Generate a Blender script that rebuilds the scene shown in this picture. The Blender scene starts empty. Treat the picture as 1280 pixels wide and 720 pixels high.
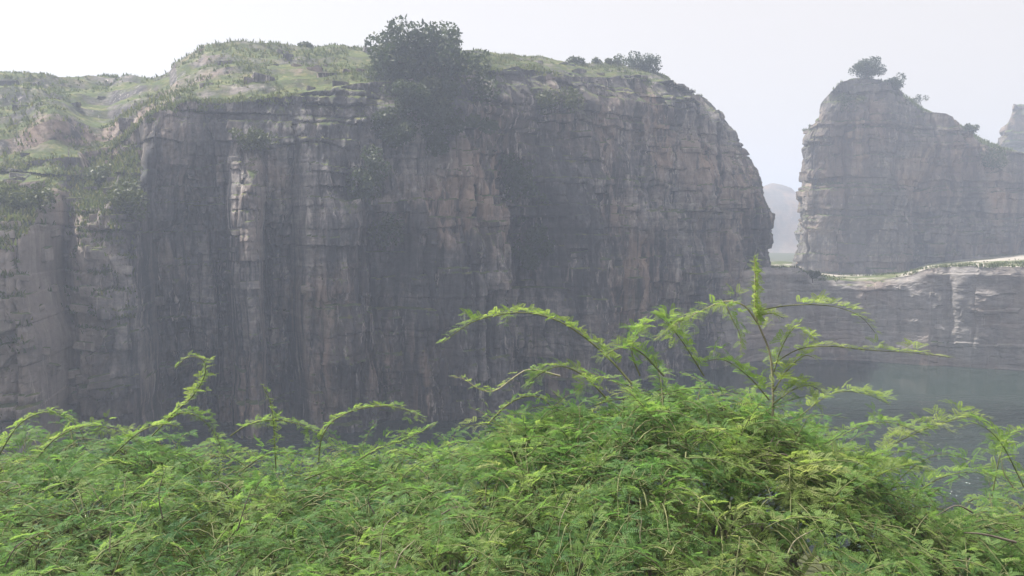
import bpy, math, random
import numpy as np

# ------------------------------------------------------------------ camera, sky, sun, exposure
SC = bpy.context.scene
COL = SC.collection
W0, H0, FPX = 1280.0, 720.0, 1000.0
EYE = 10.2                                   # camera height above the quarry water (z = 0)
PITCH = math.radians(4.0)                    # looking slightly down

cam_d = bpy.data.cameras.new('camera')
cam_d.sensor_width = 36.0
cam_d.lens = 36.0 * FPX / W0
cam_d.clip_start = 0.05
cam_d.clip_end = 5000.0
cam = bpy.data.objects.new('camera', cam_d)
COL.objects.link(cam)
cam.location = (0, 0, EYE)
cam.rotation_euler = (math.radians(90) - PITCH, 0, 0)
SC.camera = cam

SUN_AZ = math.radians(-64.0)                 # measured from +Y (view direction) towards +X
SUN_EL = math.radians(58.0)
wd = bpy.data.worlds.new('World'); SC.world = wd
wd.use_nodes = True
wn = wd.node_tree.nodes; wl = wd.node_tree.links
wn.clear()
sky = wn.new('ShaderNodeTexSky'); sky.sky_type = 'NISHITA'
sky.sun_disc = False
sky.sun_elevation = SUN_EL
sky.sun_rotation = SUN_AZ
sky.air_density = 1.0
sky.dust_density = 3.0
sky.ozone_density = 1.0
hs = wn.new('ShaderNodeHueSaturation'); hs.inputs['Saturation'].default_value = 0.6
veil = wn.new('ShaderNodeMix'); veil.data_type = 'RGBA'     # thin even overcast veil over the clear sky
veil.inputs[0].default_value = 0.88; veil.inputs[7].default_value = (6.35, 6.0, 5.8, 1)
bg = wn.new('ShaderNodeBackground'); bg.inputs['Strength'].default_value = 0.074
wo = wn.new('ShaderNodeOutputWorld')
wl.new(sky.outputs['Color'], hs.inputs['Color'])
wl.new(hs.outputs['Color'], veil.inputs[6]); wl.new(veil.outputs[2], bg.inputs['Color'])
wl.new(bg.outputs['Background'], wo.inputs['Surface'])

sun_d = bpy.data.lights.new('sun', 'SUN')
sun_d.energy = 5.0
sun_d.angle = math.radians(2.0)
sun_d.color = (1.0, 0.95, 0.86)
sun = bpy.data.objects.new('sun', sun_d); COL.objects.link(sun)
sd = np.array([math.sin(SUN_AZ) * math.cos(SUN_EL), math.cos(SUN_AZ) * math.cos(SUN_EL), math.sin(SUN_EL)])
from mathutils import Vector
sun.rotation_euler = Vector((-sd[0], -sd[1], -sd[2])).to_track_quat('-Z', 'Y').to_euler()
sun.location = (-60, 60, 120)

SC.view_settings.view_transform = 'Standard'
SC.view_settings.look = 'None'
SC.view_settings.gamma = 1.0
SC.view_settings.exposure = 1.0
SC.render.engine = 'CYCLES'
cy = SC.cycles
cy.max_bounces = 7; cy.diffuse_bounces = 3; cy.glossy_bounces = 2
cy.transmission_bounces = 4; cy.volume_bounces = 1; cy.transparent_max_bounces = 8
cy.caustics_reflective = False; cy.caustics_refractive = False
cy.use_denoising = True
try:
    cy.denoiser = 'OPENIMAGEDENOISE'
except Exception:
    pass

RNG = np.random.default_rng(7)

# ------------------------------------------------------------------ helpers
CP, SP = math.cos(PITCH), math.sin(PITCH)
def at(px, py, depth):
    """world point seen at photo pixel (px, py) whose horizontal distance ahead is depth"""
    a = (np.asarray(px, float) - W0 / 2) / FPX
    b = -(np.asarray(py, float) - H0 / 2) / FPX
    dy = CP + b * SP
    dz = -SP + b * CP
    k = depth / dy
    return np.stack([a * k, dy * k, EYE + dz * k], -1)

def zat(py, depth):
    return at(640, py, depth)[..., 2]

def hash2(a, b, seed=0):
    a = np.asarray(a).astype(np.int64); b = np.asarray(b).astype(np.int64)
    h = (a * 374761393 + b * 668265263 + seed * 974634777) & 0xFFFFFFFF
    h = ((h ^ (h >> 13)) * 1274126177) & 0xFFFFFFFF
    h = (h ^ (h >> 16)) & 0xFFFFFF
    return h / float(0xFFFFFF)

def vnoise(x, y, seed=0):
    x = np.asarray(x, float); y = np.asarray(y, float)
    x, y = np.broadcast_arrays(x, y)
    xi = np.floor(x); yi = np.floor(y)
    u = x - xi; v = y - yi
    u = u * u * (3 - 2 * u); v = v * v * (3 - 2 * v)
    a = hash2(xi, yi, seed); b = hash2(xi + 1, yi, seed)
    c = hash2(xi, yi + 1, seed); d = hash2(xi + 1, yi + 1, seed)
    return (a * (1 - u) + b * u) * (1 - v) + (c * (1 - u) + d * u) * v

def fbm(x, y, octv=4, seed=0):
    s = 0; amp = 0.5; f = 1.0
    for i in range(octv):
        s = s + amp * (vnoise(np.asarray(x) * f, np.asarray(y) * f, seed + i * 17) - 0.5)
        amp *= 0.5; f *= 2.03
    return s * 2.0

def sstep(a, b, x):
    t = np.clip((np.asarray(x, float) - a) / (b - a), 0, 1)
    return t * t * (3 - 2 * t)

def mesh_np(name, V, F, attr=None, smooth=True):
    """V (n,3); F (m,4) quads or (m,3) tris; attr: per-vertex float 'tint'"""
    me = bpy.data.meshes.new(name)
    n, m, k = len(V), len(F), F.shape[1]
    me.vertices.add(n)
    me.vertices.foreach_set('co', np.ascontiguousarray(V, np.float32).ravel())
    me.loops.add(m * k)
    me.loops.foreach_set('vertex_index', np.ascontiguousarray(F, np.int32).ravel())
    me.polygons.add(m)
    me.polygons.foreach_set('loop_start', np.arange(0, m * k, k, dtype=np.int32))
    me.polygons.foreach_set('use_smooth', np.full(m, bool(smooth)))
    if attr is not None:
        at_ = me.attributes.new('tint', 'FLOAT', 'POINT')
        at_.data.foreach_set('value', np.ascontiguousarray(attr, np.float32))
    me.update(calc_edges=True)
    return me

class MB:
    """collects faces with k corners"""
    def __init__(self, k=4):
        self.V, self.F, self.T, self.n, self.k = [], [], [], 0, k
    def add(self, V, F, t=0.5):
        V = np.asarray(V, float).reshape(-1, 3); F = np.asarray(F, np.int64).reshape(-1, self.k)
        self.V.append(V); self.F.append(F + self.n)
        self.T.append(np.broadcast_to(np.asarray(t, float), (len(V),)))
        self.n += len(V)
    def tube(self, P, R, sides=5, t=0.5):
        P = np.asarray(P, float); m = len(P)
        R = np.broadcast_to(np.asarray(R, float), (m,))
        T = np.gradient(P, axis=0); T /= np.linalg.norm(T, axis=1, keepdims=True) + 1e-9
        ref = np.array([0.31, 0.11, 0.94]) if abs(T[0, 2]) < 0.9 else np.array([1.0, 0.1, 0.0])
        A = np.cross(T, ref); A /= np.linalg.norm(A, axis=1, keepdims=True) + 1e-9
        B = np.cross(T, A)
        an = np.arange(sides) * 2 * math.pi / sides
        ring = P[:, None, :] + R[:, None, None] * (A[:, None, :] * np.cos(an)[None, :, None] + B[:, None, :] * np.sin(an)[None, :, None])
        i = np.arange(m - 1)[:, None] * sides; j = np.arange(sides)[None, :]
        j2 = (j + 1) % sides
        F = np.stack([i + j, i + j2, i + sides + j2, i + sides + j], -1).reshape(-1, 4)
        self.add(ring.reshape(-1, 3), F, t)
    def build(self, name, mat, parent=None, smooth=True, inv=None):
        V = np.concatenate(self.V) if self.V else np.zeros((0, 3))
        if parent is not None:
            V = V - np.array(world_loc(parent))
        me = mesh_np(name, V, np.concatenate(self.F), np.concatenate(self.T), smooth)
        return link(name, me, mat, parent)

def world_loc(o):
    v = Vector((0, 0, 0))
    while o is not None:
        v += o.location; o = o.parent
    return v

def link(name, me, mat, parent=None):
    o = bpy.data.objects.new(name, me)
    if mat is not None and not me.materials:
        me.materials.append(mat)
    COL.objects.link(o)
    if parent is not None:
        o.parent = parent
    return o

def tag(o, label=None, cat=None, group=None, kind=None):
    if label: o['label'] = label
    if cat: o['category'] = cat
    if group: o['group'] = group
    if kind: o['kind'] = kind
    return o

def empty(name, loc):
    o = bpy.data.objects.new(name, None)
    o.location = tuple(float(v) for v in loc); o.empty_display_size = 0.3
    COL.objects.link(o)
    return o

def curve3(pts, n):
    """smooth (Catmull-Rom) resample of control points"""
    P = np.asarray(pts, float)
    if len(P) == 2:
        return P[0] + (P[1] - P[0]) * np.linspace(0, 1, n)[:, None]
    Q = np.vstack([2 * P[0] - P[1], P, 2 * P[-1] - P[-2]])
    tt = np.linspace(0, len(P) - 1 - 1e-6, n)
    i = np.floor(tt).astype(int); f = (tt - i)[:, None]
    a, b, c, d = Q[i], Q[i + 1], Q[i + 2], Q[i + 3]
    return 0.5 * (2 * b + (c - a) * f + (2 * a - 5 * b + 4 * c - d) * f ** 2 + (3 * b - a - 3 * c + d) * f ** 3)

# ------------------------------------------------------------------ materials
def new_mat(name):
    m = bpy.data.materials.new(name); m.use_nodes = True
    nt = m.node_tree; nt.nodes.clear()
    out = nt.nodes.new('ShaderNodeOutputMaterial')
    return m, nt, out

def nd(nt, typ, **kw):
    n = nt.nodes.new(typ)
    for k, v in kw.items():
        if k in n.inputs.keys() if isinstance(k, str) else False:
            n.inputs[k].default_value = v
        else:
            setattr(n, k, v)
    return n

def ramp(nt, stops, interp='LINEAR'):
    r = nt.nodes.new('ShaderNodeValToRGB'); cr = r.color_ramp; cr.interpolation = interp
    while len(cr.elements) < len(stops): cr.elements.new(0.5)
    for e, (p, c) in zip(cr.elements, stops):
        e.position = p; e.color = (c[0], c[1], c[2], 1) if len(c) == 3 else c
    return r

def noise_node(nt, vec, scale, detail=5.0, rough=0.6, dist=0.0):
    n = nt.nodes.new('ShaderNodeTexNoise')
    n.inputs['Scale'].default_value = scale; n.inputs['Detail'].default_value = detail
    n.inputs['Roughness'].default_value = rough; n.inputs['Distortion'].default_value = dist
    nt.links.new(vec, n.inputs['Vector'])
    return n

def mapping(nt, vec, scale, loc=(0, 0, 0)):
    m = nt.nodes.new('ShaderNodeMapping'); m.inputs['Scale'].default_value = scale
    m.inputs['Location'].default_value = loc
    nt.links.new(vec, m.inputs['Vector'])
    return m.outputs['Vector']

def mixc(nt, fac, a, b, mode='MIX'):
    m = nt.nodes.new('ShaderNodeMix'); m.data_type = 'RGBA'; m.blend_type = mode
    for s, v in ((m.inputs[0], fac), (m.inputs[6], a), (m.inputs[7], b)):
        if isinstance(v, bpy.types.NodeSocket): nt.links.new(v, s)
        elif isinstance(v, (int, float)): s.default_value = v
        else: s.default_value = (v[0], v[1], v[2], 1)
    return m.outputs[2]

def mathn(nt, op, a, b=None, clamp=False):
    m = nt.nodes.new('ShaderNodeMath'); m.operation = op; m.use_clamp = clamp
    for s, v in ((m.inputs[0], a), (m.inputs[1], b)):
        if v is None: continue
        if isinstance(v, bpy.types.NodeSocket): nt.links.new(v, s)
        else: s.default_value = v
    return m.outputs[0]

def rock_material(name, rock_a, rock_b, rock_c, stain, top_kind='grass', stain_amt=0.8, green=(0.068, 0.09, 0.027), wall_moss=0.35, fleck=0.5, pale_end=False, top_nz=0.52):
    m, nt, out = new_mat(name)
    L = nt.links
    geo = nt.nodes.new('ShaderNodeNewGeometry')
    pos = geo.outputs['Position']
    # bedding: noise squeezed along z
    bed = noise_node(nt, mapping(nt, pos, (0.10, 0.10, 2.2)), 1.0, 6, 0.65)
    big = noise_node(nt, pos, 0.16, 4, 0.55)
    fine = noise_node(nt, mapping(nt, pos, (1.6, 1.6, 2.6)), 1.0, 8, 0.72)
    vert = noise_node(nt, mapping(nt, pos, (1.1, 1.1, 0.16), (3, 7, 1)), 1.0, 6, 0.66, 0.5)
    r1 = ramp(nt, [(0.34, rock_a), (0.50, rock_b), (0.66, rock_c)])
    mixv = mathn(nt, 'ADD', mathn(nt, 'MULTIPLY', bed.outputs['Fac'], 0.45), mathn(nt, 'MULTIPLY', fine.outputs['Fac'], 0.55))
    L.new(mixv, r1.inputs['Fac'])
    # warm iron patches
    rb = ramp(nt, [(0.46, (0, 0, 0)), (0.66, (1, 1, 1))]); L.new(big.outputs['Fac'], rb.inputs['Fac'])
    warm = mixc(nt, mathn(nt, 'MULTIPLY', rb.outputs['Color'], 0.8), r1.outputs['Color'], (0.34, 0.24, 0.185))
    # vertical run-off stains
    rv = ramp(nt, [(0.46, (0, 0, 0)), (0.62, (1, 1, 1))]); L.new(vert.outputs['Fac'], rv.inputs['Fac'])
    st = mixc(nt, mathn(nt, 'MULTIPLY', rv.outputs['Color'], stain_amt), warm, stain)
    vb = noise_node(nt, mapping(nt, pos, (0.20, 0.20, 0.05), (5, 1, 3)), 1.0, 6, 0.62, 0.8)
    rvb = ramp(nt, [(0.48, (0, 0, 0)), (0.56, (1, 1, 1))]); L.new(vb.outputs['Fac'], rvb.inputs['Fac'])
    st = mixc(nt, mathn(nt, 'MULTIPLY', rvb.outputs['Color'], stain_amt * 0.78), st, stain)
    # pale mineral streaks
    vert2 = noise_node(nt, mapping(nt, pos, (2.3, 2.3, 0.45), (11, 2, 5)), 1.0, 6, 0.7, 0.4)
    rp = ramp(nt, [(0.565, (0, 0, 0)), (0.67, (1, 1, 1))]); L.new(vert2.outputs['Fac'], rp.inputs['Fac'])
    pn = noise_node(nt, pos, 0.22, 3, 0.6)
    rpn = ramp(nt, [(0.42, (0.1, 0.1, 0.1)), (0.58, (1, 1, 1))]); L.new(pn.outputs['Fac'], rpn.inputs['Fac'])
    st = mixc(nt, mathn(nt, 'MULTIPLY', mathn(nt, 'MULTIPLY', rp.outputs['Color'], rpn.outputs['Color']), fleck), st, (0.52, 0.46, 0.43))
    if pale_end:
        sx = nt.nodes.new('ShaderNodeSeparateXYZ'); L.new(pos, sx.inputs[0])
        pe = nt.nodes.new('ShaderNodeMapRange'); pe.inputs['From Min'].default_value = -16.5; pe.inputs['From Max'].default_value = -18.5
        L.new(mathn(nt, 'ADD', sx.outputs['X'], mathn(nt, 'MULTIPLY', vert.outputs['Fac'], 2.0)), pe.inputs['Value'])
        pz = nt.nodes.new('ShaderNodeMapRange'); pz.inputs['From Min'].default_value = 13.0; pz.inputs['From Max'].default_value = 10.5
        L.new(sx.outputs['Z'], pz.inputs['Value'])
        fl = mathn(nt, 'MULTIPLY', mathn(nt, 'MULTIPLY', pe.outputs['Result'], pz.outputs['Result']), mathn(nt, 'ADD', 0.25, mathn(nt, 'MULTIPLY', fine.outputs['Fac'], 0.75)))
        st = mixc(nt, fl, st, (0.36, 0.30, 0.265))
    # moss / creeping weeds in patches on the wall
    mo = noise_node(nt, pos, 0.33, 7, 0.7, 0.6)
    rm = ramp(nt, [(0.56, (0, 0, 0)), (0.70, (1, 1, 1))]); L.new(mo.outputs['Fac'], rm.inputs['Fac'])
    st = mixc(nt, mathn(nt, 'MULTIPLY', rm.outputs['Color'], wall_moss), st, (0.05, 0.065, 0.03))
    # tops
    sep = nt.nodes.new('ShaderNodeSeparateXYZ'); L.new(geo.outputs['Normal'], sep.inputs[0])
    gn = noise_node(nt, pos, 0.8, 6, 0.7)
    nz = mathn(nt, 'ADD', sep.outputs['Z'], mathn(nt, 'MULTIPLY', mathn(nt, 'SUBTRACT', gn.outputs['Fac'], 0.5), 0.75))
    mr = nt.nodes.new('ShaderNodeMapRange'); mr.inputs['From Min'].default_value = top_nz; mr.inputs['From Max'].default_value = top_nz + 0.22
    L.new(nz, mr.inputs['Value'])
    gcol = ramp(nt, [(0.30, (green[0] * .7, green[1] * .8, green[2])), (0.5, green), (0.62, (0.16, 0.155, 0.06)), (0.74, (0.24, 0.20, 0.11))])
    g2 = noise_node(nt, pos, 1.7, 8, 0.75); L.new(g2.outputs['Fac'], gcol.inputs['Fac'])
    if top_kind == 'grass':
        top = gcol.outputs['Color']
    else:
        g3 = noise_node(nt, mapping(nt, pos, (0.16, 0.10, 0.1), (2, 0, 0)), 1.0, 5, 0.6)
        r3 = ramp(nt, [(0.46, (0, 0, 0)), (0.54, (1, 1, 1))]); L.new(g3.outputs['Fac'], r3.inputs['Fac'])
        dust = ramp(nt, [(0.3, (0.26, 0.23, 0.19)), (0.7, (0.46, 0.43, 0.39))]); L.new(g2.outputs['Fac'], dust.inputs['Fac'])
        top = mixc(nt, r3.outputs['Color'], dust.outputs['Color'], gcol.outputs['Color'])
    colr = mixc(nt, mr.outputs['Result'], st, top)
    bs = nt.nodes.new('ShaderNodeBsdfPrincipled'); bs.inputs['Roughness'].default_value = 0.92
    bs.inputs['Specular IOR Level'].default_value = 0.15
    L.new(colr, bs.inputs['Base Color'])
    b1 = nt.nodes.new('ShaderNodeBump'); b1.inputs['Strength'].default_value = 0.7; b1.inputs['Distance'].default_value = 0.18
    bn = noise_node(nt, mapping(nt, pos, (2.4, 2.4, 5.0)), 1.0, 8, 0.7)
    L.new(bn.outputs['Fac'], b1.inputs['Height'])
    L.new(b1.outputs['Normal'], bs.inputs['Normal'])
    L.new(bs.outputs['BSDF'], out.inputs['Surface'])
    return m

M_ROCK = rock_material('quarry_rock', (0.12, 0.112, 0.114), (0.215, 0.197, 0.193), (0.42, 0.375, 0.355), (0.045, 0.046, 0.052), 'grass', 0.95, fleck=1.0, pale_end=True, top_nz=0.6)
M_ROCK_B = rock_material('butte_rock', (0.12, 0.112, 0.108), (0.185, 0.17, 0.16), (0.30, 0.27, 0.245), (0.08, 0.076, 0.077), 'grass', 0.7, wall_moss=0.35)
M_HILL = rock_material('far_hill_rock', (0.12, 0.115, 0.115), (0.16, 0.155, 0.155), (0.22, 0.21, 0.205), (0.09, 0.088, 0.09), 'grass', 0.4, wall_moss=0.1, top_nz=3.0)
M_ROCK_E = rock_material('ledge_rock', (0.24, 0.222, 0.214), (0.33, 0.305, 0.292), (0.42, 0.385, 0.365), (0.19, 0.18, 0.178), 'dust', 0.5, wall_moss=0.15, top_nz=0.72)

def foliage_material(name, stops, trans=0.45, tcol=(1.12, 1.18, 0.75), rough=0.55):
    m, nt, out = new_mat(name); L = nt.links
    a = nt.nodes.new('ShaderNodeAttribute'); a.attribute_name = 'tint'
    r = ramp(nt, stops); L.new(a.outputs['Fac'], r.inputs['Fac'])
    bs = nt.nodes.new('ShaderNodeBsdfPrincipled'); bs.inputs['Roughness'].default_value = rough
    bs.inputs['Specular IOR Level'].default_value = 0.25
    L.new(r.outputs['Color'], bs.inputs['Base Color'])
    tr = nt.nodes.new('ShaderNodeBsdfTranslucent')
    tc = mixc(nt, 1.0, r.outputs['Color'], tcol, 'MULTIPLY'); L.new(tc, tr.inputs['Color'])
    mx = nt.nodes.new('ShaderNodeMixShader'); mx.inputs[0].default_value = trans
    L.new(bs.outputs['BSDF'], mx.inputs[1]); L.new(tr.outputs['BSDF'], mx.inputs[2])
    L.new(mx.outputs['Shader'], out.inputs['Surface'])
    return m

M_LEAF = foliage_material('feathery_leaf', [(0.0, (0.095, 0.205, 0.085)), (0.35, (0.170, 0.300, 0.095)), (0.7, (0.280, 0.370, 0.120)), (1.0, (0.38, 0.41, 0.20))], 0.6)
M_TREE = foliage_material('tree_leaf', [(0.0, (0.028, 0.045, 0.018)), (0.5, (0.045, 0.065, 0.024)), (1.0, (0.075, 0.090, 0.035))], 0.3)
M_SCRUB = foliage_material('scrub_leaf', [(0.0, (0.040, 0.055, 0.020)), (0.5, (0.065, 0.082, 0.030)), (1.0, (0.11, 0.115, 0.05))], 0.3)
M_GRASS = foliage_material('hill_grass', [(0.0, (0.055, 0.082, 0.022)), (0.5, (0.09, 0.115, 0.036)), (1.0, (0.18, 0.165, 0.075))], 0.4, (1.1, 1.1, 0.7))

def bark_material(name, a, b):
    m, nt, out = new_mat(name); L = nt.links
    geo = nt.nodes.new('ShaderNodeNewGeometry')
    n = noise_node(nt, geo.outputs['Position'], 26.0, 5, 0.65)
    r = ramp(nt, [(0.35, a), (0.65, b)]); L.new(n.outputs['Fac'], r.inputs['Fac'])
    bs = nt.nodes.new('ShaderNodeBsdfPrincipled'); bs.inputs['Roughness'].default_value = 0.85
    L.new(r.outputs['Color'], bs.inputs['Base Color'])
    L.new(bs.outputs['BSDF'], out.inputs['Surface'])
    return m
M_BARK = bark_material('shrub_bark', (0.07, 0.055, 0.045), (0.17, 0.14, 0.11))
M_TWIG = bark_material('pale_twig', (0.20, 0.18, 0.12), (0.38, 0.34, 0.24))
M_GREENTWIG = bark_material('green_twig', (0.09, 0.105, 0.04), (0.17, 0.175, 0.075))

def ground_material():
    m, nt, out = new_mat('earth'); L = nt.links
    geo = nt.nodes.new('ShaderNodeNewGeometry'); pos = geo.outputs['Position']
    n1 = noise_node(nt, pos, 0.25, 6, 0.6); n2 = noise_node(nt, pos, 4.0, 6, 0.7)
    r1 = ramp(nt, [(0.35, (0.04, 0.038, 0.025)), (0.7, (0.09, 0.078, 0.055))]); L.new(n2.outputs['Fac'], r1.inputs['Fac'])
    r2 = ramp(nt, [(0.30, (0, 0, 0)), (0.45, (1, 1, 1))]); L.new(n1.outputs['Fac'], r2.inputs['Fac'])
    c = mixc(nt, mathn(nt, 'MULTIPLY', r2.outputs['Color'], 0.8), r1.outputs['Color'], (0.05, 0.062, 0.02))
    bs = nt.nodes.new('ShaderNodeBsdfPrincipled'); bs.inputs['Roughness'].default_value = 0.95
    L.new(c, bs.inputs['Base Color'])
    b = nt.nodes.new('ShaderNodeBump'); b.inputs['Strength'].default_value = 0.6; b.inputs['Distance'].default_value = 0.06
    L.new(n2.outputs['Fac'], b.inputs['Height']); L.new(b.outputs['Normal'], bs.inputs['Normal'])
    L.new(bs.outputs['BSDF'], out.inputs['Surface'])
    return m
M_GROUND = ground_material()

def water_material():
    m, nt, out = new_mat('quarry_water'); L = nt.links
    geo = nt.nodes.new('ShaderNodeNewGeometry'); pos = geo.outputs['Position']
    bs = nt.nodes.new('ShaderNodeBsdfPrincipled')
    bs.inputs['Base Color'].default_value = (0.022, 0.036, 0.027, 1)
    bs.inputs['Roughness'].default_value = 0.06
    bs.inputs['IOR'].default_value = 1.333
    w1 = noise_node(nt, mapping(nt, pos, (0.45, 1.1, 1.0)), 1.0, 4, 0.6, 0.4)
    w2 = noise_node(nt, mapping(nt, pos, (1.8, 3.6, 1.0)), 1.0, 3, 0.6, 0.3)
    wind = noise_node(nt, mapping(nt, pos, (0.05, 0.09, 1.0), (1.3, 0.4, 0)), 1.0, 3, 0.5)
    rw = ramp(nt, [(0.35, (0.4, 0.4, 0.4)), (0.55, (1, 1, 1))]); L.new(wind.outputs['Fac'], rw.inputs['Fac'])
    hgt = mathn(nt, 'ADD', mathn(nt, 'MULTIPLY', w1.outputs['Fac'], 0.7), mathn(nt, 'MULTIPLY', w2.outputs['Fac'], 0.3))
    b = nt.nodes.new('ShaderNodeBump'); b.inputs['Distance'].default_value = 1.2
    sx = nt.nodes.new('ShaderNodeSeparateXYZ'); L.new(pos, sx.inputs[0])
    fet = nt.nodes.new('ShaderNodeMapRange'); L.new(sx.outputs['Y'], fet.inputs['Value'])     # lee under the ledge, open water nearer
    fet.inputs['From Min'].default_value = 50; fet.inputs['From Max'].default_value = 43
    fet.inputs['To Min'].default_value = 0.02; fet.inputs['To Max'].default_value = 2.6
    L.new(mathn(nt, 'MULTIPLY', rw.outputs['Color'], fet.outputs['Result']), b.inputs['Strength'])
    L.new(hgt, b.inputs['Height']); L.new(b.outputs['Normal'], bs.inputs['Normal'])
    L.new(bs.outputs['BSDF'], out.inputs['Surface'])
    return m
M_WATER = water_material()

# ------------------------------------------------------------------ ground sheet, water
def axis(parts):
    a = []
    for lo, hi, n in parts:
        a.append(np.linspace(lo, hi, n, endpoint=False))
    a.append([parts[-1][1]])
    return np.concatenate(a)

def grid_faces(r, c):
    i = np.arange(r - 1)[:, None] * c; j = np.arange(c - 1)[None, :]
    return np.stack([i + j, i + j + 1, i + c + j + 1, i + c + j], -1).reshape(-1, 4)

def ground_height(x, y):
    bank = np.interp(y, [-2, 0.6, 2.2, 4.5, 7.6, 9.0, 12.0], [8.6, 8.55, 7.9, 7.35, 7.05, 4.0, -4.0])
    bank = bank + 0.22 * fbm(x * 0.5, y * 0.5, 3, 5) * sstep(1.0, 2.5, y) * (y < 9)
    far = 4.9 + 0.5 * fbm(x * 0.05, y * 0.05, 3, 9)
    k = sstep(69, 74, y)
    return bank * (1 - k) + far * k

gx = axis([(-620, -60, 20), (-60, -8, 30), (-8, 8, 64), (8, 60, 30), (60, 620, 20)])
gy = axis([(-320, -10, 14), (-10, 0, 8), (0, 14, 60), (14, 66, 12), (66, 100, 34), (100, 900, 30)])
GX, GY = np.meshgrid(gx, gy)
GZ = ground_height(GX, GY)
ground = link('ground', mesh_np('ground', np.stack([GX, GY, GZ], -1).reshape(-1, 3), grid_faces(len(gy), len(gx))), M_GROUND)
tag(ground, 'dry earth bank and quarry bed under the cliffs and shrubs', 'ground', kind='structure')

wv = np.array([[-240, 8.2, 0], [240, 8.2, 0], [240, 71.5, 0], [-240, 71.5, 0]], float)
water = link('water', mesh_np('water', wv, np.array([[0, 1, 2, 3]])), M_WATER)
tag(water, 'dark green quarry water below the rock ledge', 'water', kind='structure')

# ------------------------------------------------------------------ rock walls
def strata(S, Z, seed, hmin, hmax, wmin, wmax, amp_layer, amp_block, groove, warp=0.5):
    r = np.random.default_rng(seed)
    b = [-6.0]
    while b[-1] < 60: b.append(b[-1] + hmin + (hmax - hmin) * r.random() ** 1.6)
    b = np.array(b); nl = len(b)
    lo = r.normal(0, amp_layer, nl); w = wmin + (wmax - wmin) * r.random(nl); sh = r.random(nl) * 10
    Zw = Z + warp * fbm(S * 0.045, Z * 0.03, 3, seed + 3) + 0.38 * fbm(S * 0.5, Z * 0.5, 3, seed + 4)
    k = np.clip(np.searchsorted(b, Zw.ravel()) - 1, 0, nl - 2).reshape(Z.shape)
    Sw = S + 0.7 * fbm(S * 0.4, Z * 0.7, 3, seed + 8)
    u = Sw / w[k] + sh[k]; bi = np.floor(u); fu = u - bi
    off = lo[k] + (hash2(k, bi, seed) - 0.5) * 2 * amp_block
    e = np.minimum(np.minimum(fu, 1 - fu) * w[k] * (1 + 2 * hash2(k + 5, bi, seed)), np.minimum(Zw - b[k], b[k + 1] - Zw))
    gm = sstep(-0.25, 0.35, fbm(S * 0.22, Z * 0.3, 3, seed + 40))
    off = off - groove * gm * (1 - sstep(0.0, 0.13, e))
    # slight tilt of each block face
    off = off + (fu - 0.5) * w[k] * (hash2(k + 77, bi, seed) - 0.5) * 0.25
    return off

def columns(S, Z, seed, wmin, wmax, amp, chop=5.0):
    r = np.random.default_rng(seed)
    b = [-400.0]
    while b[-1] < 400: b.append(b[-1] + wmin + (wmax - wmin) * r.random())
    b = np.array(b)
    Sw = S + 0.5 * fbm(S * 0.2, Z * 0.22, 3, seed + 1)
    k = np.clip(np.searchsorted(b, Sw.ravel()) - 1, 0, len(b) - 2).reshape(S.shape)
    fu = (Sw - b[k]) / (b[k + 1] - b[k])
    ci = np.floor((Z + 9 * hash2(k, k * 0, seed)) / (chop * (0.6 + hash2(k, k * 0 + 5, seed))))
    off = (hash2(k, ci, seed + 2) - 0.5) * 2 * amp
    e = np.minimum(fu, 1 - fu) * (b[k + 1] - b[k])
    return off + 0.35 * amp * np.sin(np.pi * fu) - 0.22 * (1 - sstep(0, 0.16, e))

def dense(qs, weights_fn, n):
    """n parameter values spaced by a density function"""
    q = np.linspace(qs[0], qs[1], 4000); d = weights_fn(q); c = np.cumsum(d); c = (c - c[0]) / (c[-1] - c[0])
    return np.interp(np.linspace(0, 1, n), c, q)

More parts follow.
